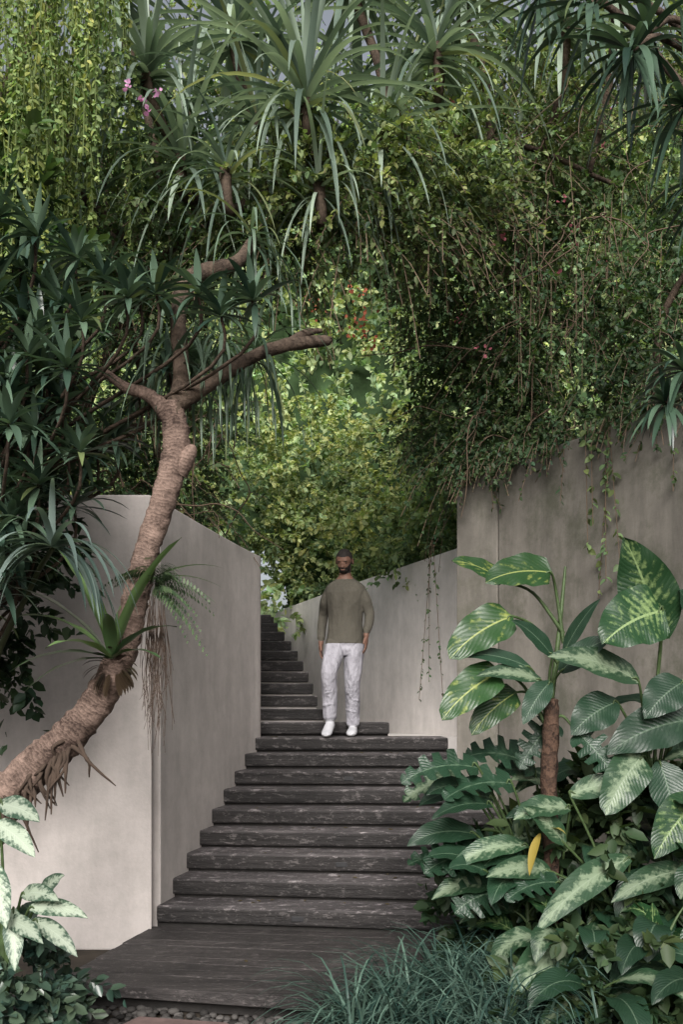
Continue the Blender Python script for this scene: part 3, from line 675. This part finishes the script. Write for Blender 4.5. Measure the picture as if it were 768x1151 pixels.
# ------------------------------------------------------------------ man
def ring_loft(bm,rings,sides=20):
    prev=None
    for c,ax,ay in rings:
        vs=[bm.verts.new(Vector(c)+Vector(ax)*math.cos(6.28319*i/sides)+Vector(ay)*math.sin(6.28319*i/sides)) for i in range(sides)]
        if prev:
            for i in range(sides): bm.faces.new((prev[i],prev[(i+1)%sides],vs[(i+1)%sides],vs[i]))
        else: bm.faces.new(vs[::-1])
        prev=vs
    bm.faces.new(prev)
def limb(bm,pts,rad,sides=14,n=5,flat=1.0):
    S=crom(np.concatenate([np.array(pts,float),np.array(rad,float)[:,None]],1),n); X=S[:,:3]; T=nz(np.gradient(X,axis=0))
    rings=[]
    for x,t,r in zip(X,T,S[:,3]):
        ref=np.array([1.0,0,0]) if abs(t[0])<.8 else np.array([0,1.0,0])
        a=ref-t*np.dot(ref,t); a/=np.linalg.norm(a); b=np.cross(t,a); rings.append((x,a*r,b*r*flat))
    t0=T[0];r0=S[0,3]; c0=rings[0]; rings.insert(0,(X[0]-t0*r0*.6,np.array(c0[1])*.55,np.array(c0[2])*.55))
    t1=T[-1];r1=S[-1,3]; c1=rings[-1]; rings.append((X[-1]+t1*r1*.6,np.array(c1[1])*.55,np.array(c1[2])*.55))
    ring_loft(bm,rings,sides)
def ell(bm,c,r,Mx=None):
    m=Matrix.Translation(c)@Matrix.Diagonal((*r,1))
    if Mx is not None: m=Mx@m
    bmesh.ops.create_uvsphere(bm,u_segments=24,v_segments=16,radius=1,matrix=m)
HM=Matrix.Translation((0,-.01,1.50))@Matrix.Rotation(math.radians(24),4,'X')@Matrix.Rotation(math.radians(-4),4,'Z')@Matrix.Translation((0,0,-1.50))
bm=bmesh.new()
ring_loft(bm,[((x0,y0,z),(rx,0,0),(0,ry,0)) for z,rx,ry,x0,y0 in [(.83,.160,.118,0,0),(.86,.178,.132,0,0),(.90,.174,.13,0,0),(.96,.164,.122,0,0),(1.05,.158,.115,0,0),(1.14,.164,.117,.003,0),(1.24,.178,.124,.005,-.005),(1.32,.188,.122,.005,-.01),(1.37,.184,.108,.003,-.01),(1.405,.152,.09,0,-.005),(1.435,.105,.075,0,0),(1.455,.078,.070,0,0),(1.47,.066,.064,0,0)]],28)
ring_loft(bm,[((0,.0,z),(rx,0,0),(0,ry,0)) for z,rx,ry in [(.74,.13,.1),(.8,.162,.12),(.9,.156,.113),(.93,.15,.1)]],28)
limb(bm,[(0,.005,1.42),(0,-.008,1.5),(0,-.025,1.57)],[.062,.055,.056])
LEG={-1:((-.105,-.27,.57),(-.110,-.20,.175),.055),1:((.065,.0,.48),(.055,.10,.115),0.0)}
ARM={-1:[(-.135,0,1.345),(-.186,.03,1.25),(-.222,.10,1.13),(-.234,.08,1.01),(-.230,.02,.905)],1:[(.135,-.005,1.345),(.186,-.02,1.25),(.225,-.02,1.13),(.235,-.12,1.03),(.222,-.20,.95)]}
for s in (-1,1):
    kn,an,lift=LEG[s]
    hip=(s*.085,0,.86)
    limb(bm,[hip,((hip[0]+kn[0])/2,(hip[1]+kn[1])/2-.01,(hip[2]+kn[2])/2),kn,((kn[0]+an[0])/2,(kn[1]+an[1])/2+.02,(kn[2]+an[2])/2-.01),an],[.100,.090,.074,.069,.062])
    for zz,rr,dx in ((.05,.064,.004),(.12,.067,-.004),(.23,.070,.003)):
        t=zz/(kn[2]-an[2]); c=(an[0]+(kn[0]-an[0])*t+dx,an[1]+(kn[1]-an[1])*t+.006,an[2]+zz)
        ell(bm,c,(rr,rr,.026),Matrix.Translation(c)@Matrix.Rotation(.25*s,4,'Y')@Matrix.Translation((-c[0],-c[1],-c[2])))
    limb(bm,ARM[s],[.054,.055,.047,.043,.037])
    w=np.array(ARM[s][-1])+[0,-.003,-.015]
    limb(bm,[w+[0,0,.02],w+[0,-.004,-.02],w+[0,-.008,-.04]],[.027,.025,.024],12,4)
    limb(bm,[w+[0,-.008,-.035],w+[0,-.012,-.07],w+[0,-.015,-.105]],[.017,.019,.016],14,4,2.3)
    for j,(oy,ln) in enumerate(((-.036,.068),(-.013,.078),(.010,.072),(.032,.058))):
        b=w+[0,-.015+oy,-.11]
        limb(bm,[b+[0,0,.01],b+[-s*.004,0,-ln*.4],b+[-s*.014,-.002,-ln*.75],b+[-s*.026,-.002,-ln]],[.0095,.009,.008,.007],10,4)
    limb(bm,[w+[-s*.005,-.035,-.05],w+[-s*.012,-.06,-.075],w+[-s*.016,-.07,-.105]],[.013,.0105,.008],10,4)
    fy=an[1]; z0=lift
    ring_loft(bm,[((an[0]+s*.002,fy+.075,.045+z0*1.2),(.02,0,0),(0,0,.02)),((an[0],fy+.065,.05+z0*1.1),(.036,0,0),(0,0,.048)),((an[0],fy+.02,.055+z0),(.042,0,0),(0,0,.055)),((an[0]+s*.003,fy-.05,.05+z0*.6),(.044,0,0),(0,0,.048)),((an[0]+s*.006,fy-.12,.037+z0*.15),(.049,0,0),(0,0,.036)),((an[0]+s*.006,fy-.17,.031),(.042,0,0),(0,0,.028)),((an[0]+s*.004,fy-.195,.026),(.022,0,0),(0,0,.014))],18)
    limb(bm,[(an[0],fy+.01,an[2]+.02),(an[0],fy+.005,.085+z0),(an[0],fy,.06+z0)],[.045,.042,.04],14,3)
ell(bm,(0,.008,1.637),(.076,.094,.088),HM); ell(bm,(0,-.025,1.59),(.060,.067,.073),HM); ell(bm,(0,-.050,1.545),(.038,.040,.028),HM)
ell(bm,(0,-.088,1.604),(.010,.016,.024),HM); ell(bm,(0,-.098,1.588),(.015,.014,.009),HM)
ell(bm,(0,-.074,1.640),(.048,.014,.009),HM); ell(bm,(0,-.086,1.562),(.022,.009,.005),HM); ell(bm,(0,-.085,1.552),(.019,.009,.005),HM)
for s in(-1,1): ell(bm,(s*.077,.008,1.605),(.008,.018,.030),HM); ell(bm,(s*.036,-.058,1.59),(.018,.018,.016),HM)
me=bpy.data.meshes.new('tmp'); bm.to_mesh(me); bm.free()
o=bpy.data.objects.new('tmp',me); COL.objects.link(o)
md=o.modifiers.new('r','REMESH'); md.mode='VOXEL'; md.voxel_size=.0055; md.use_smooth_shade=True
sm=o.modifiers.new('s','SMOOTH'); sm.factor=.5; sm.iterations=5
dg=bpy.context.evaluated_depsgraph_get(); bme=bpy.data.meshes.new_from_object(o.evaluated_get(dg)); bpy.data.objects.remove(o)
bme.name='body'
def mat_cloth(name,c,fold=.6,sc=7):
    m,nt,out=newmat(name); g_=N(nt,'ShaderNodeTexCoord').outputs['Object']
    n=noise(nt,g_,sc,4,.55,(1.3,1.3,.6)); n2=noise(nt,g_,140,2)
    cc=ramp(nt,n,[(.3,tuple(x*.8 for x in c)),(.7,tuple(min(1,x*1.12) for x in c))])
    surf(nt,out,cc,.9,bump(nt,math_(nt,'ADD',n,math_(nt,'MULTIPLY',n2,.06)),fold,.08),.15); return m
mats=[mat_cloth('knit_sweater',(.088,.081,.066)),mat_cloth('cotton_trousers',(.36,.35,.39),.9,7),mat_plain('skin',(.15,.08,.057),.55,.12,12,.35,.05),mat_plain('sneaker',(.48,.48,.51),.6,.08),mat_plain('hair',(.020,.016,.014),.75,.3,90,.3,.6),mat_plain('sole',(.4,.4,.4),.7)]
for m_ in mats: bme.materials.append(m_)
HI=HM.inverted()
idx=[]
for f in bme.polygons:
    c=f.center; h=HI@c; i=0
    if c.z>1.44 and (abs(c.x)<.075): i=2
    if c.z>1.47: i=2
    if i==2 and h.z>1.49:
        x,y,z=h
        hl=1.672-max(0,(y+.035))*2.2-max(0,abs(x)-.05)*1.2
        if z>hl and not(abs(x)>.075 and z<1.64) : i=4
        elif y<.0 and z<1.578+max(0,abs(x)-.035)*.9 and not(abs(x)<.02 and 1.553<z<1.566) and z>1.51 and abs(x)<.070: i=4
    if i==0:
        if abs(c.x)>.185 and .68<c.z<(.885 if c.x<0 else .93): i=2
        elif c.z<.85 :
            i=1
            if c.z<(.105 if c.x>0 else .16): i=3
            if c.z<.02: i=5
    idx.append(i)
bme.polygons.foreach_set('material_index',idx); bme.polygons.foreach_set('use_smooth',[True]*len(idx))
man=empty('man',(.035,9.14,1.17)); man.rotation_euler=(0,0,math.radians(-9))
b=bpy.data.objects.new('body',bme); COL.objects.link(b); b.parent=man
bm=bmesh.new()
for s in(-1,1): ell(bm,(s*.029,-.0760,1.612),(.010,.005,.0035),HM); ell(bm,(s*.030,-.0835,1.634),(.016,.004,.003),HM)
me=bpy.data.meshes.new('eyes_and_brows'); bm.to_mesh(me); bm.free(); me.materials.append(mats[4]); e=bpy.data.objects.new('eyes_and_brows',me); COL.objects.link(e); e.parent=man

# ------------------------------------------------------------------ light, world, camera
w=bpy.data.worlds.new('World'); scene.world=w; w.use_nodes=True; nt=w.node_tree
bg=nt.nodes['Background']; sk=nt.nodes.new('ShaderNodeTexSky'); sk.sky_type='NISHITA'; sk.sun_disc=False
EL,AZ=math.radians(33),math.radians(184)
sk.sun_elevation=EL; sk.sun_rotation=AZ; sk.air_density=1.0; sk.dust_density=5.0; sk.ozone_density=1.0
hs=nt.nodes.new('ShaderNodeHueSaturation'); hs.inputs['Saturation'].default_value=.35
nt.links.new(sk.outputs[0],hs.inputs['Color'])
nt.links.new(hs.outputs[0],bg.inputs[0]); bg.inputs[1].default_value=.15
sl=bpy.data.lights.new('sun','SUN'); sl.energy=4.6; sl.angle=math.radians(28); sl.color=(1,.965,.925)
so=bpy.data.objects.new('sun',sl); COL.objects.link(so)
sd=Vector((math.sin(AZ)*math.cos(EL),math.cos(AZ)*math.cos(EL),math.sin(EL)))
so.rotation_euler=sd.to_track_quat('Z','Y').to_euler()
cam=bpy.data.cameras.new('camera'); co=bpy.data.objects.new('camera',cam); COL.objects.link(co)
co.location=(0,0,1.4); co.rotation_euler=(math.radians(90),0,0)
cam.sensor_fit='VERTICAL'; cam.sensor_height=36; cam.sensor_width=24; cam.lens=35; cam.shift_y=.195; cam.clip_end=1500; cam.clip_start=.05
scene.camera=co
scene.view_settings.view_transform='Standard'; scene.view_settings.look='None'; scene.view_settings.exposure=0
